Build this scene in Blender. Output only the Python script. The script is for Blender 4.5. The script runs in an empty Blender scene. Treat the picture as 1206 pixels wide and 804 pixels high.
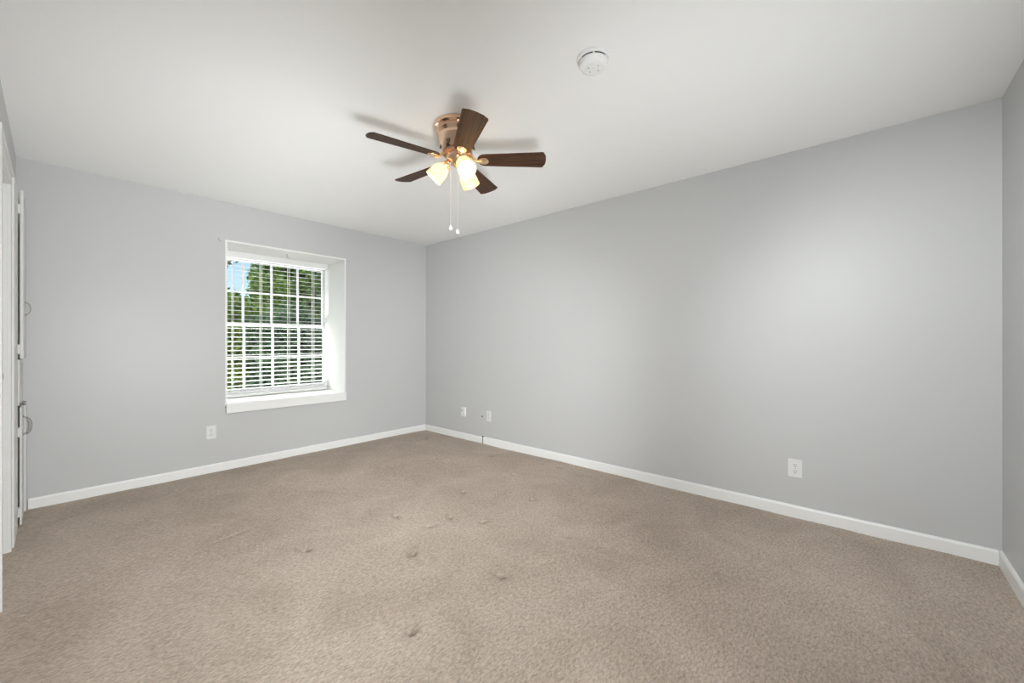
import bpy, bmesh, math, random
from mathutils import Vector, Matrix
import numpy as np

random.seed(7)
sc = bpy.context.scene
COL = sc.collection
PI = math.pi
R = math.radians

# ------------------------------------------------------------------ camera, world, lights, exposure
FPX = 473.26                                   # focal length in pixels of the 1206 x 804 frame
cam_d = bpy.data.cameras.new('camera')
cam = bpy.data.objects.new('camera', cam_d)
COL.objects.link(cam)
cam_d.sensor_fit = 'HORIZONTAL'
cam_d.sensor_width = 36.0
cam_d.lens = FPX * 36.0 / 1206.0
cam_d.shift_y = 0.23 / 1206.0
cam_d.clip_start = 0.02
cam.location = (0, 0, 1.167)
cam.rotation_euler = (R(90), 0, R(-48.759))
sc.camera = cam

sc.view_settings.view_transform = 'Standard'
sc.view_settings.look = 'None'
sc.view_settings.gamma = 1.0
sc.view_settings.use_curve_mapping = False
sc.view_settings.exposure = -0.03

w = bpy.data.worlds.new('sky')
sc.world = w
w.use_nodes = True
nt = w.node_tree
nt.nodes.clear()
wo = nt.nodes.new('ShaderNodeOutputWorld')
bg = nt.nodes.new('ShaderNodeBackground')
sky = nt.nodes.new('ShaderNodeTexSky')
sky.sky_type = 'NISHITA'
sky.sun_disc = False
sky.sun_elevation = R(42)
sky.sun_rotation = R(200)
sky.air_density = 1.0
sky.dust_density = 1.2
bg.inputs['Strength'].default_value = 0.16
nt.links.new(sky.outputs[0], bg.inputs[0])
nt.links.new(bg.outputs[0], wo.inputs[0])

def lamp(name, kind, loc, direction, energy, color=(1, 1, 1), **kw):
    d = bpy.data.lights.new(name, kind)
    d.energy = energy
    d.color = color
    for k, v in kw.items():
        setattr(d, k, v)
    o = bpy.data.objects.new(name, d)
    COL.objects.link(o)
    o.location = loc
    o.rotation_euler = Vector(direction).to_track_quat('-Z', 'Y').to_euler()
    return o

lamp('sun', 'SUN', (0, -10, 20), (0.30, 0.72, -0.62), 3.8, (1.0, 0.95, 0.86), angle=R(0.6))
# unseen fill spots added beside the camera to brighten each part of the room
WARM = (0.955, 0.983, 1.0)
def fill_spot(loc, aim, energy, spread, soft=0.5):
    d = Vector(aim) - Vector(loc)
    lamp('fill_spot', 'SPOT', loc, d, energy, WARM, spot_size=R(spread), spot_blend=1.0, shadow_soft_size=soft)
fill_spot((0.15, -0.30, 1.35), (1.8, 2.5, 0), 170, 115, 0.3)
fill_spot((0.70, -0.40, 0.30), (2.2, 4.1, 1.7), 175, 80, 0.6)
fill_spot((0.15, -0.30, 1.35), (3.26, 2.3, 1.0), 75, 90, 0.3)
fill_spot((0.02, 0.45, 2.05), (3.0, -0.60, 0.9), 270, 66, 0.15)
fill_spot((1.00, -0.40, 1.75), (0.6, 3.3, 0), 340, 52, 0.3)
fill_spot((0.30, -0.42, 0.40), (2.8, 0.6, 2.44), 40, 80, 0.4)
fill_spot((0.60, -0.42, 0.25), (0.2, 2.8, 2.44), 200, 52, 0.4)
fill_spot((0.15, -0.30, 1.35), (3.26, 3.4, 0.6), 430, 54, 0.3)
fill_spot((0.35, -0.40, 0.25), (2.9, 1.0, 2.44), 210, 62, 0.4)
fill_spot((0.90, -0.42, 0.25), (0.6, 4.35, 2.40), 320, 44, 0.4)
fill_spot((0.50, -0.42, 0.25), (2.2, 3.6, 2.44), 270, 48, 0.5)
lamp('fill_disk', 'AREA', (0.75, -0.32, 0.70), (0.30, 0.34, 0.89), 5, WARM, shape='DISK', size=0.8)  # unseen upward fill light, added beside the camera
# unseen lamp added outside, standing in for daylight off the sunlit ground
lamp('ground_bounce_fill', 'AREA', (1.6, 7.2, -1.3), (0, -2.4, 2.7), 2200, (1.0, 1.0, 1.0), shape='RECTANGLE', size=4.0, size_y=1.6)
# daylight sampling window for the sky
pl = lamp('window_daylight', 'AREA', (1.6, 5.06, 1.34), (0, -1, 0), 1.0, shape='RECTANGLE', size=1.12, size_y=1.5)
pl.data.cycles.is_portal = True

# ------------------------------------------------------------------ materials
def mat(name, color=(0.8, 0.8, 0.8), rough=0.5, metal=0.0, spec=0.5, **kw):
    m = bpy.data.materials.new(name)
    m.use_nodes = True
    b = m.node_tree.nodes['Principled BSDF']
    b.inputs['Base Color'].default_value = (*color, 1)
    b.inputs['Roughness'].default_value = rough
    b.inputs['Metallic'].default_value = metal
    b.inputs['Specular IOR Level'].default_value = spec
    for k, v in kw.items():
        b.inputs[k].default_value = v
    return m

def nodes(m):
    return m.node_tree.nodes, m.node_tree.links, m.node_tree.nodes['Principled BSDF']

def bump_noise(m, scale, strength, dist, detail=3.0, coord='Object'):
    N, L, b = nodes(m)
    tc = N.new('ShaderNodeTexCoord')
    no = N.new('ShaderNodeTexNoise')
    no.inputs['Scale'].default_value = scale
    no.inputs['Detail'].default_value = detail
    bu = N.new('ShaderNodeBump')
    bu.inputs['Strength'].default_value = strength
    bu.inputs['Distance'].default_value = dist
    L.new(tc.outputs[coord], no.inputs['Vector'])
    L.new(no.outputs['Fac'], bu.inputs['Height'])
    L.new(bu.outputs[0], b.inputs['Normal'])
    return no

WALL = mat('grey_wall_paint', (0.515, 0.518, 0.512), 0.42, spec=0.35)
bump_noise(WALL, 160, 0.10, 0.002)
CEIL = mat('ceiling_paint', (0.885, 0.885, 0.87), 0.9, spec=0.1)
bump_noise(CEIL, 120, 0.08, 0.002)
TRIM = mat('white_trim_paint', (0.79, 0.79, 0.77), 0.4, spec=0.4)
bump_noise(TRIM, 60, 0.05, 0.002)
WHITE = mat('white_vinyl', (0.68, 0.67, 0.68), 0.4)
SLAT = mat('white_blind_slat', (0.80, 0.80, 0.78), 0.45)
CORD = mat('white_cord', (0.85, 0.85, 0.82), 0.8)
PLASTIC = mat('white_plastic', (0.70, 0.70, 0.68), 0.4)
DETECT = mat('detector_plastic', (0.82, 0.82, 0.80), 0.5)
DARK = mat('dark_slot', (0.03, 0.03, 0.03), 0.6)
GREYM = mat('grey_mark', (0.35, 0.35, 0.34), 0.5)
STEEL = mat('brushed_steel', (0.30, 0.29, 0.28), 0.4, 1.0)
PULLM = mat('worn_pull_metal', (0.30, 0.29, 0.27), 0.45, 0.4)
CUPB = mat('cupboard_paint', (0.66, 0.66, 0.64), 0.45, spec=0.3)
BRASS = mat('copper_brass', (0.80, 0.56, 0.40), 0.20, 1.0)
BRASS2 = mat('pale_brass', (0.90, 0.70, 0.46), 0.25, 1.0)
EXTW = mat('outer_wall', (0.5, 0.45, 0.4), 0.8)
CRYSTAL = mat('clear_white_bob', (0.92, 0.92, 0.90), 0.1)
CHAIN = mat('light_chain', (0.85, 0.83, 0.80), 0.3, 0.6)
PAINTED = mat('wall_coloured_plate', (0.515, 0.518, 0.512), 0.4)

# carpet: cut-pile beige with twisted tufts and brushed patches
CARPET = mat('beige_carpet', (0.5, 0.4, 0.33), 0.95, spec=0.08)
N, L, b = nodes(CARPET)
b.inputs['Sheen Weight'].default_value = 0.15
tc = N.new('ShaderNodeTexCoord')
mp = N.new('ShaderNodeMapping')
mp.inputs['Rotation'].default_value = (0, 0, R(35))
mp.inputs['Scale'].default_value = (0.75, 1.5, 1)
n1 = N.new('ShaderNodeTexNoise'); n1.inputs['Scale'].default_value = 78; n1.inputs['Detail'].default_value = 4; n1.inputs['Distortion'].default_value = 0.8
n2 = N.new('ShaderNodeTexNoise'); n2.inputs['Scale'].default_value = 2.2; n2.inputs['Detail'].default_value = 5; n2.inputs['Distortion'].default_value = 1.0
n3 = N.new('ShaderNodeTexNoise'); n3.inputs['Scale'].default_value = 320; n3.inputs['Detail'].default_value = 2
L.new(tc.outputs['Object'], mp.inputs['Vector'])
L.new(mp.outputs[0], n1.inputs['Vector'])
L.new(tc.outputs['Object'], n2.inputs['Vector'])
L.new(tc.outputs['Object'], n3.inputs['Vector'])
r1 = N.new('ShaderNodeValToRGB')
r1.color_ramp.elements[0].position = 0.30; r1.color_ramp.elements[0].color = (0.340, 0.268, 0.208, 1)
r1.color_ramp.elements[1].position = 0.68; r1.color_ramp.elements[1].color = (0.600, 0.498, 0.410, 1)
L.new(n1.outputs['Fac'], r1.inputs[0])
r2 = N.new('ShaderNodeValToRGB')
r2.color_ramp.elements[0].position = 0.33; r2.color_ramp.elements[0].color = (0.89, 0.875, 0.86, 1)
r2.color_ramp.elements[1].position = 0.68; r2.color_ramp.elements[1].color = (1.09, 1.10, 1.11, 1)
L.new(n2.outputs['Fac'], r2.inputs[0])
mx = N.new('ShaderNodeMix'); mx.data_type = 'RGBA'; mx.blend_type = 'MULTIPLY'; mx.inputs[0].default_value = 1.0
L.new(r1.outputs[0], mx.inputs[6]); L.new(r2.outputs[0], mx.inputs[7])
pa = N.new('ShaderNodeAttribute'); pa.attribute_name = 'dent_shade'
mw = N.new('ShaderNodeMix'); mw.data_type = 'RGBA'; mw.inputs[7].default_value = (0.16, 0.12, 0.09, 1)  # dark tone mixed in as the shade inside the dents
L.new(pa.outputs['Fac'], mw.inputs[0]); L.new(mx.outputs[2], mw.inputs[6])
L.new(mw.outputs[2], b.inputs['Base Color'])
ad = N.new('ShaderNodeMath'); ad.operation = 'ADD'
L.new(n1.outputs['Fac'], ad.inputs[0]); L.new(n3.outputs['Fac'], ad.inputs[1])
bu = N.new('ShaderNodeBump'); bu.inputs['Strength'].default_value = 0.7; bu.inputs['Distance'].default_value = 0.010
L.new(ad.outputs[0], bu.inputs['Height']); L.new(bu.outputs[0], b.inputs['Normal'])

# walnut blades, grain along local X
WOOD = mat('walnut_blade', (0.1, 0.05, 0.03), 0.5, spec=0.15)
N, L, b = nodes(WOOD)
tc = N.new('ShaderNodeTexCoord'); mp = N.new('ShaderNodeMapping')
mp.inputs['Scale'].default_value = (3, 60, 20)
n1 = N.new('ShaderNodeTexNoise'); n1.inputs['Scale'].default_value = 1.6; n1.inputs['Detail'].default_value = 5; n1.inputs['Distortion'].default_value = 0.6
rp = N.new('ShaderNodeValToRGB')
rp.color_ramp.elements[0].position = 0.3; rp.color_ramp.elements[0].color = (0.034, 0.016, 0.009, 1)
rp.color_ramp.elements[1].position = 0.72; rp.color_ramp.elements[1].color = (0.098, 0.048, 0.026, 1)
L.new(tc.outputs['Object'], mp.inputs[0]); L.new(mp.outputs[0], n1.inputs['Vector']); L.new(n1.outputs['Fac'], rp.inputs[0]); L.new(rp.outputs[0], b.inputs['Base Color'])

# frosted lamp glass: diffuse + translucent, lit by the bulb inside
SHADE = bpy.data.materials.new('frosted_lamp_glass'); SHADE.use_nodes = True
N = SHADE.node_tree.nodes; L = SHADE.node_tree.links; N.clear()
o_ = N.new('ShaderNodeOutputMaterial'); m1 = N.new('ShaderNodeMixShader'); m1.inputs[0].default_value = 0.5
df = N.new('ShaderNodeBsdfDiffuse'); tr = N.new('ShaderNodeBsdfTranslucent')
tc = N.new('ShaderNodeTexCoord'); no = N.new('ShaderNodeTexNoise'); no.inputs['Scale'].default_value = 22; no.inputs['Distortion'].default_value = 2.0
rp = N.new('ShaderNodeValToRGB')
rp.color_ramp.elements[0].position = 0.35; rp.color_ramp.elements[0].color = (0.70, 0.59, 0.42, 1)
rp.color_ramp.elements[1].position = 0.6; rp.color_ramp.elements[1].color = (0.86, 0.79, 0.65, 1)
L.new(tc.outputs['Object'], no.inputs['Vector']); L.new(no.outputs['Fac'], rp.inputs[0])
L.new(rp.outputs[0], df.inputs[0]); L.new(rp.outputs[0], tr.inputs[0])
L.new(df.outputs[0], m1.inputs[1]); L.new(tr.outputs[0], m1.inputs[2]); L.new(m1.outputs[0], o_.inputs[0])

BULB = mat('lit_bulb', (1, 0.95, 0.85), 0.3)
b = BULB.node_tree.nodes['Principled BSDF']
b.inputs['Emission Color'].default_value = (1.0, 0.88, 0.70, 1)
b.inputs['Emission Strength'].default_value = 170.0

GLASS = bpy.data.materials.new('window_glass'); GLASS.use_nodes = True
N = GLASS.node_tree.nodes; L = GLASS.node_tree.links; N.clear()
o_ = N.new('ShaderNodeOutputMaterial'); m1 = N.new('ShaderNodeMixShader'); fr = N.new('ShaderNodeFresnel'); fr.inputs[0].default_value = 1.3
tp = N.new('ShaderNodeBsdfTransparent'); tp.inputs[0].default_value = (0.95, 0.97, 0.96, 1); gl = N.new('ShaderNodeBsdfGlossy'); gl.inputs['Roughness'].default_value = 0.02
L.new(fr.outputs[0], m1.inputs[0]); L.new(tp.outputs[0], m1.inputs[1]); L.new(gl.outputs[0], m1.inputs[2]); L.new(m1.outputs[0], o_.inputs[0])

def leaf_mat(name, c0, c1):
    m = bpy.data.materials.new(name); m.use_nodes = True
    N = m.node_tree.nodes; L = m.node_tree.links; N.clear()
    o_ = N.new('ShaderNodeOutputMaterial'); mx = N.new('ShaderNodeMixShader'); mx.inputs[0].default_value = 0.35
    df = N.new('ShaderNodeBsdfDiffuse'); tr = N.new('ShaderNodeBsdfTranslucent')
    tc = N.new('ShaderNodeTexCoord'); no = N.new('ShaderNodeTexNoise'); no.inputs['Scale'].default_value = 1.6; no.inputs['Detail'].default_value = 4
    rp = N.new('ShaderNodeValToRGB')
    rp.color_ramp.elements[0].position = 0.35; rp.color_ramp.elements[0].color = (*c0, 1)
    rp.color_ramp.elements[1].position = 0.65; rp.color_ramp.elements[1].color = (*c1, 1)
    L.new(tc.outputs['Object'], no.inputs['Vector']); L.new(no.outputs['Fac'], rp.inputs[0])
    L.new(rp.outputs[0], df.inputs[0]); L.new(rp.outputs[0], tr.inputs[0])
    L.new(df.outputs[0], mx.inputs[1]); L.new(tr.outputs[0], mx.inputs[2]); L.new(mx.outputs[0], o_.inputs[0])
    return m
LEAF_A = leaf_mat('leaves_mid_green', (0.09, 0.18, 0.05), (0.26, 0.42, 0.12))
LEAF_B = leaf_mat('leaves_yellow_green', (0.13, 0.24, 0.05), (0.38, 0.50, 0.15))
LEAF_C = leaf_mat('leaves_blue_green', (0.07, 0.13, 0.08), (0.18, 0.27, 0.16))
BARK = mat('bark', (0.16, 0.12, 0.09), 0.9); bump_noise(BARK, 30, 0.5, 0.02)
GRASS = mat('lawn_grass', (0.14, 0.22, 0.06), 0.95); bump_noise(GRASS, 40, 0.6, 0.03)

# ------------------------------------------------------------------ mesh helpers
def link(name, me, m, parent=None, smooth=False):
    me.name = name
    o = bpy.data.objects.new(name, me)
    COL.objects.link(o)
    if m is not None and not me.materials:
        me.materials.append(m)
    if smooth:
        for p in me.polygons:
            p.use_smooth = True
        try:
            me.set_sharp_from_angle(angle=R(35))
        except Exception:
            pass
    if parent is not None:
        o.parent = parent
    return o

def obj(name, bm, m, parent=None, smooth=False, loc=None):
    bmesh.ops.recalc_face_normals(bm, faces=bm.faces[:])
    me = bpy.data.meshes.new(name)
    bm.to_mesh(me)
    bm.free()
    o = link(name, me, m, parent, smooth)
    if loc is not None:
        o.location = loc
    return o

def box(bm, lo, hi, bevel=0.0, M=None):
    t = bmesh.new()
    vs = [t.verts.new((x, y, z)) for x in (lo[0], hi[0]) for y in (lo[1], hi[1]) for z in (lo[2], hi[2])]
    for f in ((0, 1, 3, 2), (4, 6, 7, 5), (0, 4, 5, 1), (2, 3, 7, 6), (0, 2, 6, 4), (1, 5, 7, 3)):
        t.faces.new([vs[i] for i in f])
    bmesh.ops.recalc_face_normals(t, faces=t.faces[:])
    if bevel:
        bmesh.ops.bevel(t, geom=t.edges[:], offset=bevel, segments=2, affect='EDGES', profile=0.5)
    merge(bm, t, M)
    return bm

def merge(bm, t, M=None):
    if M is not None:
        bmesh.ops.transform(t, matrix=M, verts=t.verts[:])
    me = bpy.data.meshes.new('tmp')
    t.to_mesh(me); t.free()
    bm.from_mesh(me)
    bpy.data.meshes.remove(me)

def lathe(bm, prof, seg=40, M=None):
    """profile of (radius, z) revolved about Z"""
    t = bmesh.new()
    rings = []
    for r, z in prof:
        if r < 1e-6:
            rings.append([t.verts.new((0, 0, z))])
        else:
            rings.append([t.verts.new((r * math.cos(2 * PI * k / seg), r * math.sin(2 * PI * k / seg), z)) for k in range(seg)])
    for a, c in zip(rings, rings[1:]):
        for k in range(seg):
            k2 = (k + 1) % seg
            q = [a[k % len(a)], a[k2 % len(a)], c[k2 % len(c)], c[k % len(c)]]
            u = []
            for v in q:
                if v not in u:
                    u.append(v)
            if len(u) > 2:
                t.faces.new(u)
    merge(bm, t, M)
    return bm

def tube(bm, pts, rad, seg=8, M=None):
    t = bmesh.new()
    pts = [Vector(p) for p in pts]
    rads = rad if isinstance(rad, (list, tuple)) else [rad] * len(pts)
    rings = []
    ref = Vector((0.13, 0.27, 0.95))
    for i, p in enumerate(pts):
        d = (pts[min(i + 1, len(pts) - 1)] - pts[max(i - 1, 0)]).normalized()
        u = d.cross(ref)
        if u.length < 1e-3:
            u = d.cross(Vector((1, 0, 0)))
        u.normalize(); v = d.cross(u)
        rings.append([t.verts.new(p + (u * math.cos(2 * PI * k / seg) + v * math.sin(2 * PI * k / seg)) * rads[i]) for k in range(seg)])
    for a, c in zip(rings, rings[1:]):
        for k in range(seg):
            t.faces.new([a[k], a[(k + 1) % seg], c[(k + 1) % seg], c[k]])
    t.faces.new(rings[0][::-1]); t.faces.new(rings[-1])
    merge(bm, t, M)
    return bm

def prism(bm, outline, z0, z1, M=None, bevel=0.0):
    """closed outline in XY extruded from z0 to z1"""
    t = bmesh.new()
    lo = [t.verts.new((x, y, z0)) for x, y in outline]
    hi = [t.verts.new((x, y, z1)) for x, y in outline]
    n = len(outline)
    t.faces.new(lo[::-1]); t.faces.new(hi)
    for i in range(n):
        t.faces.new([lo[i], lo[(i + 1) % n], hi[(i + 1) % n], hi[i]])
    bmesh.ops.recalc_face_normals(t, faces=t.faces[:])
    if bevel:
        es = [e for e in t.edges if abs(e.verts[0].co.z - e.verts[1].co.z) < 1e-7]
        bmesh.ops.bevel(t, geom=es, offset=bevel, segments=2, affect='EDGES', profile=0.5)
    merge(bm, t, M)
    return bm

def BM():
    return bmesh.new()

def tag(o, label, cat, group=None):
    o['label'] = label; o['category'] = cat
    if group:
        o['group'] = group
    return o

def thing(name, label, cat, loc=(0, 0, 0), rot=(0, 0, 0), group=None):
    o = bpy.data.objects.new(name, None)
    o.empty_display_size = 0.1
    COL.objects.link(o)
    o.location = loc; o.rotation_euler = rot
    return tag(o, label, cat, group)

def struct(name, bm, m, parent=None, smooth=False):
    o = obj(name, bm, m, parent, smooth)
    if parent is None:
        o['kind'] = 'structure'
    return o

# ------------------------------------------------------------------ the room shell
XL, XR, YB, YN, H = -0.171, 3.260, 4.383, -0.541, 2.44
T = 0.14
WX0, WX1, WZ0, WZ1 = 1.047, 2.150, 0.600, 2.083       # window recess opening
WY = 4.96                                            # outer end of the recess

# carpet with the dents furniture feet left in it
nx, ny = 430, 610
xs = np.linspace(XL - 0.05, XR + 0.02, nx); ys = np.linspace(YN - 0.02, YB + 0.02, ny)
GX, GY = np.meshgrid(xs, ys, indexing='ij')
GZ = np.zeros_like(GX)
DENT_SHADE = np.zeros_like(GX)                              # shade of the dents, painted into the colour of the crushed pile
rng = np.random.default_rng(3)
for k in range(26):                                   # slow waves in the pile
    a = rng.uniform(0, 2 * PI); fq = rng.uniform(2, 16); ph = rng.uniform(0, 2 * PI)
    GZ += 0.0011 / (1 + 0.12 * fq) * np.sin((GX * math.cos(a) + GY * math.sin(a)) * fq + ph)
dents = [(2.95, 3.94, .7), (2.94, 2.86, .8), (2.68, 2.33, .9), (2.10, 2.34, .8), (1.51, 2.35, 1.2), (1.57, 2.07, 1.1), (1.84, 1.856, 1.0),
         (2.34, 1.84, .9), (1.305, 1.865, 1.3), (1.47, 1.358, .9), (0.936, 2.355, 1.2), (0.952, 1.366, 1.2), (2.03, 1.332, .6), (1.745, 2.08, .8), (3.10, 2.12, .6), (2.52, 3.2, .6)]
for dx, dy, s in dents:
    a = rng.uniform(0, PI); c, sn = math.cos(a), math.sin(a)
    u = (GX - dx) * c + (GY - dy) * sn; v = -(GX - dx) * sn + (GY - dy) * c
    GZ -= 0.018 * s * np.exp(-(u / 0.022) ** 2 - (v / 0.014) ** 2)
    DENT_SHADE = np.maximum(DENT_SHADE, min(1, s * 0.9) * np.exp(-((u + 0.004) / 0.020) ** 2 - (v / 0.011) ** 2))
    DENT_SHADE = np.maximum(DENT_SHADE, 0.35 * s * np.exp(-(u / 0.05) ** 2 - ((v - 0.01) / 0.022) ** 2))
    GZ += 0.003 * s * np.exp(-((u - 0.045) / 0.03) ** 2 - (v / 0.03) ** 2)
# one long pressed mark and two faint vacuum ridges
def ridge(p, q, wd, h):
    global GZ
    p = np.array(p); q = np.array(q); d = q - p; ln = np.hypot(*d); d = d / ln
    t = (GX - p[0]) * d[0] + (GY - p[1]) * d[1]; v = -(GX - p[0]) * d[1] + (GY - p[1]) * d[0]
    m = 1 / (1 + np.exp(-(t) / 0.03)) * 1 / (1 + np.exp((t - ln) / 0.03))
    GZ += h * m * np.exp(-(v / wd) ** 2)
    if h < 0:
        DENT_SHADE[:] = np.maximum(DENT_SHADE, 0.55 * m * np.exp(-(v / 0.010) ** 2))  # same painted shade along the pressed mark
ridge((0.665, 2.85), (0.76, 2.875), 0.016, -0.016)
ridge((1.55, 3.05), (2.75, 3.35), 0.02, 0.004)
ridge((1.25, 3.35), (1.60, 2.85), 0.02, 0.003)
ridge((2.40, 0.95), (2.85, 1.55), 0.02, 0.003)
verts = np.stack([GX.ravel(), GY.ravel(), GZ.ravel()], 1).tolist()
idx = np.arange(nx * ny).reshape(nx, ny)
faces = np.stack([idx[:-1, :-1], idx[1:, :-1], idx[1:, 1:], idx[:-1, 1:]], -1).reshape(-1, 4).tolist()
me = bpy.data.meshes.new('floor'); me.from_pydata(verts, [], faces)
at = me.attributes.new('dent_shade', 'FLOAT', 'POINT'); at.data.foreach_set('value', DENT_SHADE.ravel().astype(np.float32))
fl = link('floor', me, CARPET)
for p in me.polygons:
    p.use_smooth = True
fl['kind'] = 'structure'

struct('subfloor', box(BM(), (XL - 0.9, YN - T, -0.30), (XR + T, YB + T, -0.05)), EXTW)
struct('ceiling', box(BM(), (XL - 0.9, YN - T, H), (XR + T, YB + T, H + 0.2)), CEIL)
struct('wall_right', box(BM(), (XR, YN - T, -0.05), (XR + T, YB + T, H)), WALL)
struct('wall_near', box(BM(), (XL, YN - T, -0.05), (XR, YN, H)), WALL)
bm = BM()
box(bm, (XL - T, YB, -0.05), (WX0 - 0.015, YB + T, H))
box(bm, (WX1 + 0.015, YB, -0.05), (XR, YB + T, H))
box(bm, (WX0 - 0.015, YB, -0.05), (WX1 + 0.015, YB + T, WZ0 - 0.04))
box(bm, (WX0 - 0.015, YB, WZ1 + 0.015), (WX1 + 0.015, YB + T, H))
struct('wall_back', bm, WALL)
# left wall with a doorway
DY0, DY1, DZ = 2.885, 3.560, 2.04
bm = BM()
box(bm, (XL - T, YN - T, -0.05), (XL, DY0 - 0.01, H))
box(bm, (XL - T, DY1 + 0.01, -0.05), (XL, YB, H))
box(bm, (XL - T, DY0 - 0.01, DZ + 0.01), (XL, DY1 + 0.01, H))
struct('wall_left', bm, WALL)

# recess lining of the window (plastered white, the deep dormer reveal)
bm = BM()
box(bm, (WX0 - 0.015, YB - 0.001, WZ0 - 0.02), (WX0, 4.878, WZ1 + 0.015), 0.0)
box(bm, (WX1, YB - 0.001, WZ0 - 0.02), (WX1 + 0.015, 4.878, WZ1 + 0.015), 0.0)
box(bm, (WX0, YB - 0.001, WZ1), (WX1, WY, WZ1 + 0.015), 0.0)
struct('trim_1', bm, TRIM)
bm = BM()                                            # outside cheeks of the dormer, behind the lining
for lo, hi in (((WX0 - 0.12, YB + T, WZ0 - 0.16), (WX0 - 0.016, 4.878, WZ1 + 0.14)), ((WX1 + 0.016, YB + T, WZ0 - 0.16), (WX1 + 0.12, 4.878, WZ1 + 0.14)),
               ((WX0 - 0.12, YB + T, WZ1 + 0.016), (WX1 + 0.12, WY + 0.06, WZ1 + 0.16)), ((WX0 - 0.12, YB + T, WZ0 - 0.18), (WX1 + 0.12, WY, WZ0 - 0.07))):
    box(bm, lo, hi)
struct('trim_2', bm, EXTW)

# window: frame, two sashes with muntins, panes, sill
FY = 4.875
bm = BM()
fw = 0.030
VX0, VX1 = WX0 - 0.060, WX1 + 0.050                 # the window is a little wider than the plastered recess
for lo, hi in (((VX0, FY, WZ0), (VX0 + fw, WY, WZ1)), ((VX1 - fw, FY, WZ0), (VX1, WY, WZ1)),
               ((VX0 + fw, FY, WZ1 - fw), (VX1 - fw, WY, WZ1)), ((VX0 + fw, FY, WZ0), (VX1 - fw, WY, WZ0 + fw))):
    box(bm, lo, hi, 0.003)
win = struct('window_1', bm, WHITE)
MZ = 1.350
def sash(name, y0, z0, z1, rail_low, rail_up):
    x0, x1 = VX0 + fw, VX1 - fw
    st = 0.034
    bm = BM()
    box(bm, (x0, y0, z0), (x0 + st, y0 + 0.032, z1), 0.003)
    box(bm, (x1 - st, y0, z0), (x1, y0 + 0.032, z1), 0.003)
    box(bm, (x0 + st, y0, z0), (x1 - st, y0 + 0.032, z0 + rail_low), 0.003)
    box(bm, (x0 + st, y0, z1 - rail_up), (x1 - st, y0 + 0.032, z1), 0.003)
    s = obj(name, bm, WHITE, win)
    bm = BM()
    for mxx in (1.318, 1.590, 1.862):
        box(bm, (mxx - 0.010, y0 + 0.004, z0 + rail_low), (mxx + 0.010, y0 + 0.028, z1 - rail_up), 0.003)
    zm = (z0 + rail_low + z1 - rail_up) / 2
    box(bm, (x0 + st, y0 + 0.005, zm - 0.006), (x1 - st, y0 + 0.027, zm + 0.006), 0.003)
    obj('muntin_grid', bm, WHITE, s)
    obj('window_pane', box(BM(), (x0 + st, y0 + 0.014, z0 + rail_low), (x1 - st, y0 + 0.018, z1 - rail_up)), GLASS, s)
    return s
sash('upper_sash', 4.918, MZ - 0.018, WZ1 - fw, 0.036, 0.034)
lo_s = sash('lower_sash', 4.884, WZ0 + fw, MZ + 0.018, 0.050, 0.036)
bm = BM(); box(bm, (1.56, 4.868, MZ - 0.004), (1.62, 4.884, MZ + 0.018), 0.003)
obj('sash_lock', bm, WHITE, lo_s)
bm = BM(); box(bm, (1.036, YB - 0.032, 0.513), (2.158, YB, WZ0), 0.004); box(bm, (WX0, YB, WZ0 - 0.035), (WX1, WY, WZ0), 0.0)
obj('window_sill', bm, TRIM, win)

# baseboards
def base_prof(bm, a, bq, inward, h=0.078, th=0.014):
    """a board along a-b on the floor, its back on the wall, inward = room-side normal"""
    a = Vector((*a, 0)); bq = Vector((*bq, 0)); n = Vector((*inward, 0))
    prof = [(0, -0.01), (th, -0.01), (th, h - 0.012), (th * 0.75, h - 0.004), (th * 0.35, h), (0, h)]
    t = bmesh.new()
    A = [t.verts.new(a + n * p + Vector((0, 0, z))) for p, z in prof]
    B = [t.verts.new(bq + n * p + Vector((0, 0, z))) for p, z in prof]
    k = len(prof)
    for i in range(k):
        t.faces.new([A[i], A[(i + 1) % k], B[(i + 1) % k], B[i]])
    t.faces.new(A[::-1]); t.faces.new(B)
    bmesh.ops.recalc_face_normals(t, faces=t.faces[:])
    merge(bm, t)
    return bm
struct('baseboard_back', base_prof(BM(), (-0.118, YB), (XR - 0.014, YB), (0, -1), 0.074), TRIM)
bm = base_prof(BM(), (XR, YB), (XR, 3.304), (-1, 0), 0.070, 0.013)
struct('baseboard_right_far', bm, TRIM)
bm = base_prof(BM(), (XR, 3.286), (XR, YN + 0.014), (-1, 0), 0.078, 0.015)
struct('baseboard_right', bm, TRIM)
struct('joint_shade_strip', box(BM(), (XR - 0.011, 3.288, 0.0), (XR, 3.302, 0.084)), mat('painted_joint_shade', (0.08, 0.07, 0.06), 0.8))  # dark strip added as painted shade in the gap between the boards
struct('baseboard_near', base_prof(BM(), (XL, YN), (XR, YN), (0, 1), 0.078), TRIM)
struct('baseboard_left', base_prof(BM(), (XL, YN + 0.014), (XL, 2.80), (1, 0), 0.078), TRIM)

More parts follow.
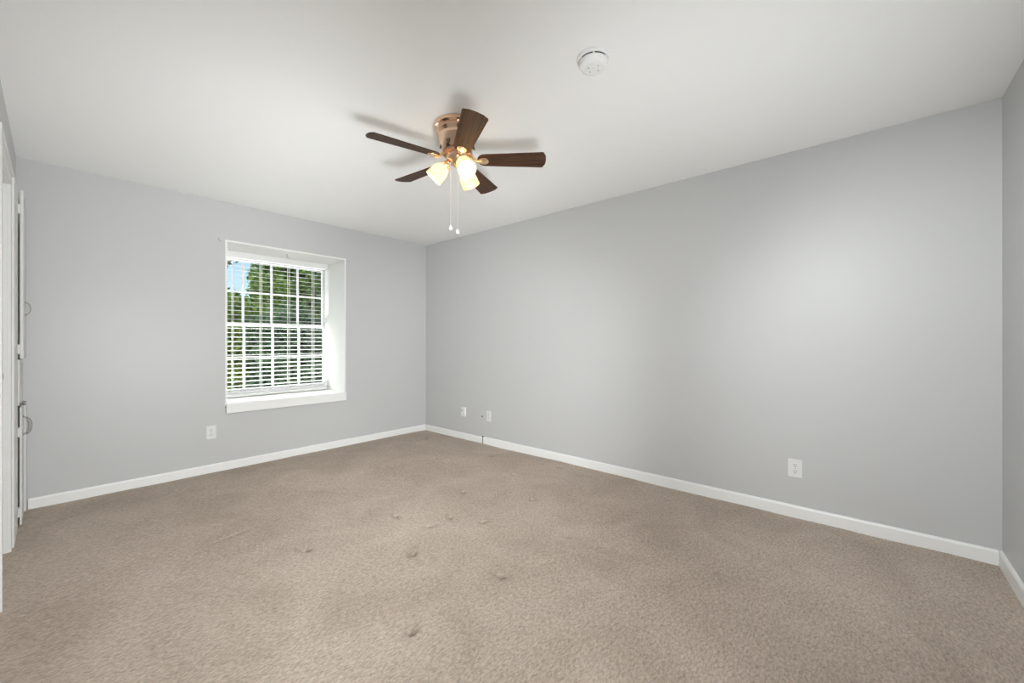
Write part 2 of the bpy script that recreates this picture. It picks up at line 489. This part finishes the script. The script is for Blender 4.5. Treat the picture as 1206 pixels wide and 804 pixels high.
# doorway in the left wall: moulded casing, jambs and the shut door set back in it
def casing(bm, y0, y1, z0, z1):
    box(bm, (XL, y0, z0), (XL + 0.016, y1, z1), 0.003)
bm = BM()
casing(bm, DY0 - 0.075, DY0, -0.01, DZ)
box(bm, (XL, DY0 - 0.075, -0.01), (XL + 0.024, DY0 - 0.052, DZ + 0.06), 0.004)
casing(bm, DY0 - 0.075, DY1 + 0.06, DZ, DZ + 0.075)
box(bm, (XL, DY0 - 0.075, DZ + 0.055), (XL + 0.024, DY1 + 0.06, DZ + 0.078), 0.004)
casing(bm, DY1, DY1 + 0.06, -0.01, DZ)
box(bm, (XL - T, DY0 - 0.01, -0.01), (XL + 0.004, DY0 + 0.004, DZ), 0.001)
box(bm, (XL - T, DY1 - 0.004, -0.01), (XL + 0.004, DY1 + 0.01, DZ), 0.001)
box(bm, (XL - T, DY0, DZ - 0.004), (XL + 0.004, DY1, DZ + 0.01), 0.001)
box(bm, (XL - 0.06, DY1 - 0.016, -0.01), (XL - 0.02, DY1 - 0.004, DZ), 0.003)
struct('trim_3', bm, CUPB)
bm = BM(); box(bm, (XL - 0.105, DY0 + 0.006, 0.012), (XL - 0.065, DY1 - 0.018, DZ - 0.006), 0.003)
for z0, z1 in ((0.14, 0.62), (0.80, 1.38), (1.50, 1.92)):
    for y0, y1 in ((DY0 + 0.08, DY0 + 0.31), (DY0 + 0.36, DY1 - 0.09)):
        box(bm, (XL - 0.066, y0, z0), (XL - 0.060, y1, z1), 0.003)
door = struct('door_1', bm, CUPB)
bm = BM(); lathe(bm, [(0, 0.0), (0.026, 0.0), (0.026, 0.006), (0.010, 0.010), (0.010, 0.028), (0.024, 0.036), (0.027, 0.048), (0.018, 0.058), (0, 0.060)], 20, Matrix.Translation((XL - 0.066, DY1 - 0.08, 0.98)) @ Matrix.Rotation(PI / 2, 4, 'Y'))
obj('door_knob', bm, STEEL, door, True)

# ------------------------------------------------------------------ built-in cupboard in the left corner
cup = thing('built_in_cupboard', 'white painted built-in cupboard with curved pulls at the left edge beside the window wall', 'cupboard', (XL, 3.97, 0))
def cobj(name, bm, m, parent=cup, smooth=False):
    return obj(name, bm, m, parent, smooth)
FX = 0.024                                          # face of the cupboard frame off the wall
bm = BM()
box(bm, (0, -0.350, 0.0), (FX, 0.004, 2.130), 0.003)             # wide left stile
box(bm, (0, 0.000, 0.0), (FX - 0.012, 0.412, 2.090), 0.002)      # backing behind the doors
box(bm, (FX - 0.012, 0.018, 0.765), (FX + 0.006, 0.405, 1.055), 0.003)   # fixed panel between upper and lower doors
cobj('cupboard_frame', bm, CUPB)
def arc_top(y0, y1, z0, z1, r):
    pts = [(y0, z0), (y1, z0)]
    for k in range(9):
        a = k / 8 * PI / 2
        pts.append((y1 - r[0] + r[0] * math.cos(a), z1 - r[1] + r[1] * math.sin(a)))
    pts.append((y0, z1))
    return pts
MZY = Matrix(((0, 0, 1, 0), (1, 0, 0, 0), (0, 1, 0, 0), (0, 0, 0, 1)))   # (y,z,x) -> (x,y,z)
bm = BM(); prism(bm, arc_top(0.020, 0.395, 1.060, 2.120, (0.36, 0.17)), FX + 0.006, FX + 0.022, MZY, 0.004)
up = cobj('upper_door', bm, CUPB)
bm = BM(); prism(bm, [(0.020, 0.015), (0.312, 0.015), (0.312, 0.755), (0.020, 0.755)], FX + 0.005, FX + 0.015, MZY, 0.004)
la = cobj('lower_door', bm, CUPB)
bm = BM(); prism(bm, [(0.316, 0.015), (0.405, 0.015), (0.405, 0.755), (0.316, 0.755)], FX + 0.006, FX + 0.024, MZY, 0.004)
lb = cobj('lower_door', bm, CUPB)
def pull(parent, x, y, z0, z1, out=0.024):
    bm = BM()
    pts = []
    for k in range(13):
        a = k / 12 * PI
        pts.append((x + out * math.sin(a), y, (z0 + z1) / 2 + (z1 - z0) / 2 * math.cos(a)))
    tube(bm, pts, [0.0038] + [0.0030] * 11 + [0.0038], 8)
    for z in (z0, z1):
        lathe(bm, [(0, 0), (0.008, 0), (0.008, 0.003), (0.005, 0.006), (0, 0.006)], 14, Matrix.Translation((x - 0.001, y, z)) @ Matrix.Rotation(PI / 2, 4, 'Y'))
    return obj('handle', bm, PULLM, parent, True)
pull(up, FX + 0.022, 0.230, 1.345, 1.428)
pull(la, FX + 0.015, 0.130, 0.565, 0.683)
pull(lb, FX + 0.024, 0.365, 0.535, 0.645)
for par, zs in ((up, (1.12, 2.00)), (la, (0.10, 0.60))):
    for z in zs:
        bm = BM()
        tube(bm, [(FX + 0.002, 0.010, z - 0.03), (FX + 0.002, 0.010, z + 0.03)], 0.006, 10)
        box(bm, (FX - 0.001, -0.018, z - 0.026), (FX + 0.003, 0.010, z + 0.026), 0.001)
        obj('hinge', bm, CUPB, par)
bm = BM(); lathe(bm, [(0, 0.0), (0.006, 0.0), (0.006, 0.010), (0.013, 0.016), (0.011, 0.024), (0, 0.027)], 18, Matrix.Translation((FX + 0.005, 0.06, 0.775)) @ Matrix.Rotation(PI / 2, 4, 'Y'))
cobj('knob', bm, STEEL, cup, True)

# ------------------------------------------------------------------ ceiling fan with three lamps
FZ = H
fan = thing('ceiling_fan', 'copper coloured ceiling fan with five dark walnut blades and three lit glass lamps', 'ceiling fan', (1.570, 1.805, FZ))
bm = BM()
lathe(bm, [(0, 0.0), (0.126, 0.0), (0.134, -0.004), (0.136, -0.012), (0.134, -0.022), (0.128, -0.027), (0.122, -0.030), (0.120, -0.034), (0.123, -0.039), (0.124, -0.046), (0.120, -0.053),
           (0.114, -0.060), (0.111, -0.066), (0.112, -0.070), (0.109, -0.082), (0.103, -0.104), (0.097, -0.126), (0.091, -0.142), (0.084, -0.152), (0.072, -0.156), (0, -0.156)], 64)
can = obj('motor_housing', bm, BRASS, fan, True)
VENT = mat('dark_vent', (0.10, 0.06, 0.04), 0.5, 0.5)
for k in range(6):
    M = Matrix.Rotation(k * PI / 3 + 0.3, 4, 'Z') @ Matrix.Translation((0.0975, 0, -0.122)) @ Matrix.Rotation(R(90 - 14), 4, 'Y')
    obj('vent_hole', lathe(BM(), [(0, 0.002), (0.012, 0.002), (0.012, -0.004), (0, -0.004)], 16, M @ Matrix.Scale(1.6, 4, (1, 0, 0))), VENT, can)
bm = BM()
lathe(bm, [(0.05, -0.154), (0.080, -0.156), (0.088, -0.161), (0.089, -0.169), (0.084, -0.174), (0.06, -0.176), (0.0, -0.176)], 56)
obj('flywheel', bm, mat('dull_copper', (0.52, 0.34, 0.26), 0.35, 1.0), fan, True)
bm = BM()
lathe(bm, [(0.0, -0.170), (0.062, -0.172), (0.066, -0.178), (0.064, -0.200), (0.058, -0.214), (0.046, -0.222), (0.024, -0.226), (0.020, -0.238), (0.010, -0.246), (0, -0.248)], 48)
kit = obj('light_kit', bm, BRASS, fan, True)

def blade_outline():
    r0, r1 = 0.118, 0.522
    pts = []
    w0, w1 = 0.050, 0.066
    for k in range(9):                                # rounded root
        a = PI / 2 + k / 8 * PI
        pts.append((r0 + 0.042 + 0.042 * math.cos(a), w0 * math.sin(a)))
    n = 10
    for k in range(1, n):
        t = k / n
        pts.append((r0 + 0.042 + (r1 - 0.014 - r0 - 0.042) * t, -(w0 + (w1 - w0) * t)))
    for k in range(6):
        a = -PI / 2 + k / 5 * (PI / 2)
        pts.append((r1 - 0.026 + 0.014 * math.cos(a), -(w1 - 0.014) + 0.014 * math.sin(a)))
    for k in range(1, 8):                             # gently bowed tip
        t = k / 8
        y = -(w1 - 0.014) + 2 * (w1 - 0.014) * t
        pts.append((r1 - 0.012 + 0.012 * (1 - (y / w1) ** 2) , y))
    for k in range(6):
        a = k / 5 * (PI / 2)
        pts.append((r1 - 0.026 + 0.014 * math.cos(a), (w1 - 0.014) + 0.014 * math.sin(a)))
    for k in range(n - 1, 0, -1):
        t = k / n
        pts.append((r0 + 0.042 + (r1 - 0.014 - r0 - 0.042) * t, (w0 + (w1 - w0) * t)))
    return pts
BO = blade_outline()
ZB = -0.204
PITCH = R(13)
for k in range(5):
    rz = R(-49.4) + k * 2 * PI / 5
    # right-hand edge, looking outward, sits higher
    M = Matrix.Translation((0, 0, ZB)) @ Matrix.Rotation(-PITCH, 4, 'X')
    bm = BM(); prism(bm, BO, -0.003, 0.003, None, 0.0015)
    bl = obj('blade', bm, WOOD, fan)
    bl.matrix_local = Matrix.Rotation(rz, 4, 'Z') @ M
    # blade iron (in the blade's own frame)
    bm = BM()
    pl_ = []
    for q in range(20):
        a = q / 20 * 2 * PI
        pl_.append((0.150 + 0.036 * math.cos(a), 0.027 * math.sin(a) * (1.0 + 0.25 * math.cos(a))))
    prism(bm, pl_, -0.009, -0.003, None, 0.002)
    Mi = M.inverted()
    arm = [(0.066, 0, -0.168), (0.084, 0, -0.176), (0.102, 0, -0.197), (0.118, 0, -0.211), (0.145, 0, -0.211)]
    tube(bm, [Mi @ Vector(p) for p in arm], [0.010, 0.009, 0.008, 0.010, 0.012], 10)
    for sx, sy in ((0.140, 0.013), (0.140, -0.013), (0.172, 0.0)):
        lathe(bm, [(0, -0.012), (0.003, -0.0115), (0.0045, -0.009), (0, -0.009)], 10, Matrix.Translation((sx, sy, 0)))
    ir = obj('blade_bracket', bm, BRASS2, bl, True)

def neck_pt(az, r, z):
    return Vector((r * math.cos(az), r * math.sin(az), z))
TILT = R(43)
for az in (R(131.2), R(11.2), R(251.2)):
    bm = BM()
    arm = [neck_pt(az, 0.040, -0.210), neck_pt(az, 0.056, -0.216), neck_pt(az, 0.068, -0.228)]
    tube(bm, arm, 0.011, 12)
    ax = Vector((math.cos(az) * math.sin(TILT), math.sin(az) * math.sin(TILT), -math.cos(TILT)))
    rot = Vector((0, 0, 1)).rotation_difference(ax).to_matrix().to_4x4()
    B0 = neck_pt(az, 0.062, -0.224)
    M = Matrix.Translation(B0) @ rot
    lathe(bm, [(0, -0.004), (0.020, -0.003), (0.026, 0.004), (0.027, 0.016), (0.025, 0.024), (0, 0.024)], 24, M)
    for kk in range(3):
        a = kk * 2 * PI / 3
        tube(bm, [M @ Vector((0.022 * math.cos(a), 0.022 * math.sin(a), 0.016)), M @ Vector((0.036 * math.cos(a), 0.036 * math.sin(a), 0.016))], 0.0035, 8)
    obj('lamp_arm', bm, BRASS2, fan, True)
    outer = [(0.021, 0.012), (0.024, 0.020), (0.034, 0.030), (0.043, 0.043), (0.049, 0.062), (0.0515, 0.082), (0.0525, 0.100), (0.0545, 0.118)]
    inner = [(r - 0.003, z) for r, z in outer[::-1]]
    bm = BM(); lathe(bm, outer + inner, 40)
    sh = obj('lamp_shade', bm, SHADE, fan, True)
    sh.matrix_local = M
    bm = BM(); lathe(bm, [(0, 0.030), (0.010, 0.031), (0.012, 0.042), (0.018, 0.056), (0.021, 0.068), (0.018, 0.081), (0.009, 0.089), (0, 0.090)], 24)
    obj('bulb', bm, BULB, sh, True)
def pull_chain(x, y, z0, z1):
    bm = BM()
    tube(bm, [(x, y, z0), (x, y, z1)], 0.0012, 6)
    n = int((z0 - z1) / 0.009)
    for i in range(n):
        z = z0 - (i + 0.5) * (z0 - z1) / n
        lathe(bm, [(0, 0.002), (0.002, 0), (0, -0.002)], 6, Matrix.Translation((x, y, z)))
    c = obj('pull_chain', bm, CHAIN, fan)
    bm = BM(); lathe(bm, [(0, 0.010), (0.003, 0.009), (0.004, 0.004), (0.0095, -0.006), (0.0100, -0.012), (0.0070, -0.018), (0, -0.021)], 18, Matrix.Translation((x, y, z1)))
    obj('pull_bob', bm, CRYSTAL, c, True)
rdir = Vector((0.659, -0.752, 0))
for off, zb in ((-0.038, -0.600), (0.003, -0.622)):
    p = rdir * off + Vector((0.752, 0.659, 0)) * -0.014
    pull_chain(p.x, p.y, -0.215, zb)

# ------------------------------------------------------------------ smoke detector
det = thing('smoke_detector', 'round white smoke detector on the ceiling near the fan', 'smoke detector', (1.592, 0.912, H))
bm = BM(); lathe(bm, [(0, 0), (0.068, 0), (0.070, -0.003), (0.070, -0.014), (0.067, -0.017), (0, -0.017)], 56)
obj('base', bm, DETECT, det, True)
bm = BM(); lathe(bm, [(0, -0.017), (0.061, -0.017), (0.061, -0.0265), (0, -0.0265)], 56)
obj('vent_gap', bm, DARK, det, True)
bm = BM(); lathe(bm, [(0, -0.0245), (0.0635, -0.0245), (0.0645, -0.028), (0.063, -0.036), (0.059, -0.045), (0.050, -0.050), (0.043, -0.051), (0.041, -0.049), (0.036, -0.049), (0.034, -0.052), (0.0, -0.053)], 56)
for k in range(6):                                    # ribs between the vents
    a = k * 2 * PI / 6 + 0.55
    box(bm, (0.055, -0.004, -0.0255), (0.0635, 0.004, -0.0165), 0, Matrix.Rotation(a, 4, 'Z'))
cov = obj('cover', bm, DETECT, det, True)
bm = BM(); lathe(bm, [(0, -0.056), (0.013, -0.0555), (0.015, -0.0525), (0, -0.0525)], 24, Matrix.Translation((0.004, -0.006, 0)))
obj('test_button', bm, DETECT, cov, True)
for x, y, r in ((0.024, -0.012, 0.0035), (-0.018, 0.014, 0.0035), (-0.004, -0.026, 0.0025), (0.010, 0.022, 0.0025)):
    obj('indicator_light', lathe(BM(), [(0, -0.0535), (r, -0.0533), (r, -0.0515), (0, -0.0515)], 12, Matrix.Translation((x, y, 0))), GREYM, cov)

# ------------------------------------------------------------------ outlets and wall plates (local: x along the wall, y out of it, z up)
def rounded(wd, h, r, n=5):
    pts = []
    for cx, cz, a0 in ((wd / 2 - r, h / 2 - r, 0), (-wd / 2 + r, h / 2 - r, PI / 2), (-wd / 2 + r, -h / 2 + r, PI), (wd / 2 - r, -h / 2 + r, 1.5 * PI)):
        for k in range(n):
            a = a0 + k / (n - 1) * PI / 2
            pts.append((cx + r * math.cos(a), cz + r * math.sin(a)))
    return pts
MW = Matrix(((1, 0, 0, 0), (0, 0, 1, 0), (0, 1, 0, 0), (0, 0, 0, 1)))     # (x,z,y)->(x,y,z)
def plate(parent, m, wd=0.072, h=0.118, d=0.006):
    return obj('cover_plate', prism(BM(), rounded(wd, h, 0.006), 0, d, MW, 0.002), m, parent)
def duplex(name, label, loc, rz, wd=0.074, h=0.118):
    t = thing(name, label, 'outlet', loc, (0, 0, rz), 'duplex wall outlets')
    p = plate(t, PLASTIC, wd, h)
    for s in (1, -1):
        o = obj('receptacle', prism(BM(), [(x, z + s * 0.0205) for x, z in rounded(0.034, 0.029, 0.010)], 0.004, 0.0085, MW, 0.001), PLASTIC, t)
        bm = BM()
        for x, hh in ((-0.0065, 0.0045), (0.0065, 0.0038)):
            box(bm, (x - 0.0014, 0.0078, s * 0.0205 + 0.004 - hh), (x + 0.0014, 0.0088, s * 0.0205 + 0.004 + hh))
        lathe(bm, [(0, 0), (0.0030, 0), (0.0030, 0.001), (0, 0.001)], 12, Matrix.Translation((0, 0.0088, s * 0.0205 - 0.0075)) @ Matrix.Rotation(PI / 2, 4, 'X'))
        obj('socket_slot', bm, DARK, o)
    bm = BM(); lathe(bm, [(0, 0), (0.0032, 0), (0.0025, 0.0012), (0, 0.0015)], 12, Matrix.Translation((0, 0.006, 0)) @ Matrix.Rotation(-PI / 2, 4, 'X'))
    obj('screw', bm, STEEL, t)
    return t
RB = PI                 # back wall: out of the wall is -Y
RR = PI / 2             # right wall: out of the wall is -X
duplex('wall_outlet', 'white duplex outlet low on the window wall, below the window', (0.926, YB, 0.360), RB)
duplex('wall_outlet', 'white duplex outlet alone low on the long right wall, nearest the camera', (XR, 0.346, 0.324), RR, 0.080, 0.120)
duplex('wall_outlet', 'white duplex outlet in the row near the far corner, right of the grey jack plate', (XR, 3.207, 0.322), RR)
t = thing('coaxial_plate', 'grey wall-coloured jack plate with a dark centre between two white ones', 'wall plate', (XR, 3.307, 0.308), (0, 0, RR))
p = plate(t, PAINTED)
bm = BM(); lathe(bm, [(0, 0), (0.0075, 0), (0.0075, 0.004), (0.0048, 0.004), (0.0048, 0.012), (0, 0.012)], 16, Matrix.Translation((0, 0.006, 0)) @ Matrix.Rotation(-PI / 2, 4, 'X'))
obj('jack', bm, mat('dark_metal', (0.10, 0.10, 0.10), 0.4, 0.6), t, True)
t = thing('phone_jack_box', 'small raised white phone jack box on the right wall, closest to the far corner', 'wall plate', (XR, 3.620, 0.326), (0, 0, RR))
b0 = obj('cover', prism(BM(), rounded(0.070, 0.112, 0.006), 0, 0.028, MW, 0.004), PLASTIC, t)
bm = BM(); box(bm, (0.004, 0.0265, 0.012), (0.024, 0.0285, 0.022))
obj('port', bm, DARK, t)

# small leftovers of a curtain rod beside and in the window recess
def plug(name, label, loc, r, dep):
    bm = BM(); lathe(bm, [(0, 0), (r, 0), (r, dep * 0.6), (r * 0.75, dep), (r * 0.35, dep), (r * 0.3, dep * 0.5), (0, dep * 0.5)], 24, Matrix.Rotation(PI / 2, 4, 'X'))
    o = obj(name, bm, PAINTED, None, True, loc)
    tag(o, label, 'wall plug', 'curtain bracket sockets by the window')
plug('curtain_bracket_socket', 'small round grey curtain bracket socket left of the window top corner', (0.995, YB, 2.095), 0.018, 0.012)
plug('curtain_bracket_socket', 'tiny round grey curtain bracket socket right of the window top corner', (2.207, YB, 2.073), 0.010, 0.006)
bm = BM()
lathe(bm, [(0, 0), (0.007, 0), (0.006, -0.004), (0, -0.005)], 14)
tube(bm, [(0, 0, -0.003), (0, 0, -0.024), (0.004, 0, -0.031), (0.010, 0, -0.030), (0.012, 0, -0.023)], 0.0022, 8)
tag(obj('ceiling_hook', bm, STEEL, None, True, (1.618, 4.566, WZ1)), 'small metal hook under the head of the window recess', 'hook')

# ------------------------------------------------------------------ window blind
BX0, BX1, BY = 1.066, 2.134, 4.812
bl = thing('window_blind', 'white horizontal slatted blind lowered and open inside the window recess', 'blind', (0, 0, 0))
bm = BM(); box(bm, (BX0 - 0.006, BY - 0.028, 2.022), (BX1 + 0.006, BY + 0.028, WZ1), 0.003)
box(bm, (BX0 - 0.010, BY - 0.034, 2.018), (BX1 + 0.010, BY - 0.028, WZ1 - 0.002), 0.002)
obj('headrail', bm, SLAT, bl)
z_top, z_bot = 1.985, 0.668
NS = 30
tilt = R(7)
def slat_bm():
    t = bmesh.new()
    n = 6; wd = 0.050; th = 0.0020
    top, bot = [], []
    for i in range(n + 1):
        u = i / n * 2 - 1
        zc = 0.0012 * (1 - u * u)
        top.append([t.verts.new((x, u * wd / 2, zc + th / 2)) for x in (BX0, BX1)])
        bot.append([t.verts.new((x, u * wd / 2, zc - th / 2)) for x in (BX0, BX1)])
    for i in range(n):
        t.faces.new([top[i][0], top[i][1], top[i + 1][1], top[i + 1][0]])
        t.faces.new([bot[i][0], bot[i + 1][0], bot[i + 1][1], bot[i][1]])
    t.faces.new([top[0][0], bot[0][0], bot[0][1], top[0][1]]); t.faces.new([top[n][0], top[n][1], bot[n][1], bot[n][0]])
    for e in (0, 1):
        t.faces.new([top[i][e] for i in range(n + 1)] + [bot[i][e] for i in range(n, -1, -1)])
    return t
s0 = obj('slat', slat_bm(), SLAT, bl)
s0.location = (0, BY, z_top); s0.rotation_euler = (tilt, 0, 0)
for i in range(1, NS):
    s = s0.copy(); COL.objects.link(s); s.parent = bl
    s.location = (0, BY, z_top + (z_bot - z_top) * i / (NS - 1))
bm = BM(); box(bm, (BX0, BY - 0.026, 0.606), (BX1, BY + 0.026, 0.634), 0.004)
obj('bottom_rail', bm, SLAT, bl)
for x in (1.196, 1.448, 1.722, 1.985):
    bm = BM()
    for dy in (-0.027, 0.027):
        tube(bm, [(x, BY + dy, 2.022), (x, BY + dy, 0.622)], 0.0026, 6)
    obj('ladder_cord', bm, CORD, bl)

# ------------------------------------------------------------------ outside: lawn and trees
GZ0 = -2.9
struct('ground', box(BM(), (-40, 5.5, GZ0 - 0.3), (50, 70, GZ0)), GRASS)

def tree(name, label, x, y, h, blobs, n, size, m, trunk_r=0.16, cat='tree', group=None):
    t = thing(name, label, cat, (x, y, GZ0), group='trees outside the window' if cat == 'tree' else 'shrubs outside the window')
    if trunk_r:
        bm = BM()
        tube(bm, [(0, 0, -0.05), (0.05, 0.02, h * 0.3), (-0.05, 0.05, h * 0.6), (0, 0, h * 0.85)], [trunk_r, trunk_r * 0.8, trunk_r * 0.55, trunk_r * 0.2], 10)
        for bx, by, bz, br in blobs:
            z0 = min(h * 0.6, max(0.3 * h, bz - br * 0.9))
            tube(bm, [(0, 0, z0 * 0.85), (bx * 0.6, by * 0.6, (z0 * 0.85 + bz) / 2), (bx, by, bz + br * 0.3)], [trunk_r * 0.4, trunk_r * 0.28, trunk_r * 0.1], 7)
        obj('trunk', bm, BARK, t, True)
    vs, fs = [], []
    tot = sum(br ** 2 for *_, br in blobs)
    for bx, by, bz, br in blobs:
        for i in range(int(n * br ** 2 / tot)):
            d = Vector((random.gauss(0, 1), random.gauss(0, 1), random.gauss(0, 1))).normalized()
            rr = br * (random.random() ** 0.33) * random.uniform(0.85, 1.12)
            p = Vector((bx, by, bz)) + d * rr
            u = Vector((random.gauss(0, 1), random.gauss(0, 1), random.gauss(0, 1))).normalized()
            v = (d + Vector((0, 0, 0.6)) + Vector((random.gauss(0, .5), random.gauss(0, .5), random.gauss(0, .5)))).cross(u)
            if v.length < 1e-3:
                continue
            v.normalize()
            nn = u.cross(v)
            s = size * random.uniform(0.6, 1.3)
            k = len(vs)
            vs += [p - u * s, p + v * s * 0.42 + nn * s * 0.12, p + u * s, p - v * s * 0.42 + nn * s * 0.12]
            fs.append((k, k + 1, k + 2, k + 3))
    me = bpy.data.meshes.new('foliage'); me.from_pydata(vs, [], fs)
    link('foliage', me, m, t)
    return t

def blobs_for(h, spread, n, low=0.35):
    out = []
    for i in range(n):
        a = random.uniform(0, 2 * PI); z = random.uniform(low, 0.95) * h
        sp = spread * (1.0 - 0.6 * abs(z / h - 0.6) / 0.6)
        r = random.uniform(0.4, 0.85) * sp
        out.append((sp * 0.65 * math.cos(a), sp * 0.65 * math.sin(a), z, random.uniform(0.55, 0.8) * spread * 0.55))
    return out
tree('leafy_tree', 'tall sparse tree outside, against the sky in the upper left panes', 2.0, 11.2, 7.2, [(0.3, 0, 6.7, 0.35), (0.75, 0.2, 6.1, 0.22), (0.9, 0, 6.9, 0.25), (-0.5, 0.3, 5.6, 0.5), (0.2, 0, 5.0, 0.5), (0.75, 0, 6.45, 0.2)], 900, 0.06, LEAF_A)
tree('leafy_tree', 'broad mid green tree outside, seen behind the upper middle panes', 6.1, 15.3, 8.6, [(-1.0, 0, 6.9, .8), (-.1, -.2, 7.3, .9), (0.8, 0, 6.8, .9), (-.9, .2, 5.9, .8), (0, 0, 6.2, 1.0), (0.9, 0, 5.8, .9), (-.8, 0, 5.0, .8), (.2, 0, 5.1, .9), (0.9, 0.2, 4.8, .8), (-1.3, 0, 6.2, .6), (-.4, 0, 7.8, .8), (-1.2, -.2, 7.3, .6)], 17000, 0.10, LEAF_A)
tree('leafy_tree', 'dense dark green tree outside, behind the lower window panes', 4.15, 11.3, 4.9, [(-.7, 0, 4.3, .5), (0, 0, 4.5, .6), (.6, 0, 4.2, .5), (-.5, 0, 3.6, .6), (.2, .1, 3.7, .7), (.7, 0, 3.4, .5), (-.6, 0, 2.9, .6), (0.2, 0, 2.9, .6), (0, 0, 2.2, .6)], 9000, 0.085, LEAF_C)
tree('leafy_tree', 'dark blue green tree outside, behind the right hand panes', 7.2, 13.0, 7.8, [(-1.2, 0, 6.2, .5), (-.6, 0, 6.7, .7), (-1.1, 0, 5.4, .6), (0, 0, 7.0, .8), (-.4, 0, 5.7, .8), (-1.2, 0, 4.6, .5), (-.4, 0, 4.6, .8), (.4, 0, 5.2, .9), (-1.0, 0, 3.7, .6), (-.2, 0, 3.5, .8), (-.6, 0, 2.6, .7)], 10000, 0.085, LEAF_C)
tree('leafy_tree', 'low yellow green tree outside, behind the left panes above the meeting rail', 3.15, 12.9, 6.0, [(-.9,0,4.9,.6),(1.0,0,5.6,.5),(1.0,0,4.9,.5),(.1,0,4.6,.7),(-.6,0,4.2,.6),(.8,0,4.1,.7),(0,0,3.9,.8),(.7,0,3.3,.7),(-.5,0,3.3,.7),(.2,0,2.6,.8)], 11000, 0.09, LEAF_B)
tree('leafy_tree', 'far dark tree outside, filling the gap behind the nearer trees', 12.0, 24.5, 10.5, blobs_for(10.5, 2.7, 18, 0.2), 13000, 0.15, LEAF_C)
tree('leafy_tree', 'far green tree outside, beyond the left hand panes', 5.0, 21.5, 7.4, [(-1.2, 0, 5.6, 1.0), (0, 0, 5.5, 1.0), (2.3, 0, 8.0, 1.0), (1.7, 0, 6.3, 0.8), (-1.0, 0, 5.0, 1.1), (.3, 0, 5.0, 1.2), (1.3, 0, 5.0, 1.1), (-.6, 0, 3.6, 1.2), (.8, 0, 3.6, 1.2), (0, 0, 2.4, 1.3)], 14000, 0.14, LEAF_A)
for (x, y, h, m, lab) in ((2.2, 8.6, 2.9, LEAF_C, 'dark green shrub outside, low behind the left part of the blind'),
                          (3.55, 8.9, 3.0, LEAF_C, 'dark green shrub outside, low behind the middle of the blind'),
                          (4.95, 9.2, 3.0, LEAF_A, 'mid green shrub outside, low behind the right part of the blind'),
                          ):
    tree('garden_shrub', lab, x, y, h, [(random.uniform(-.3, .3), random.uniform(-.3, .3), random.uniform(0.3, h - 0.3), 0.35) for i in range(12)], 6000, 0.07, m, 0.05, 'shrub')
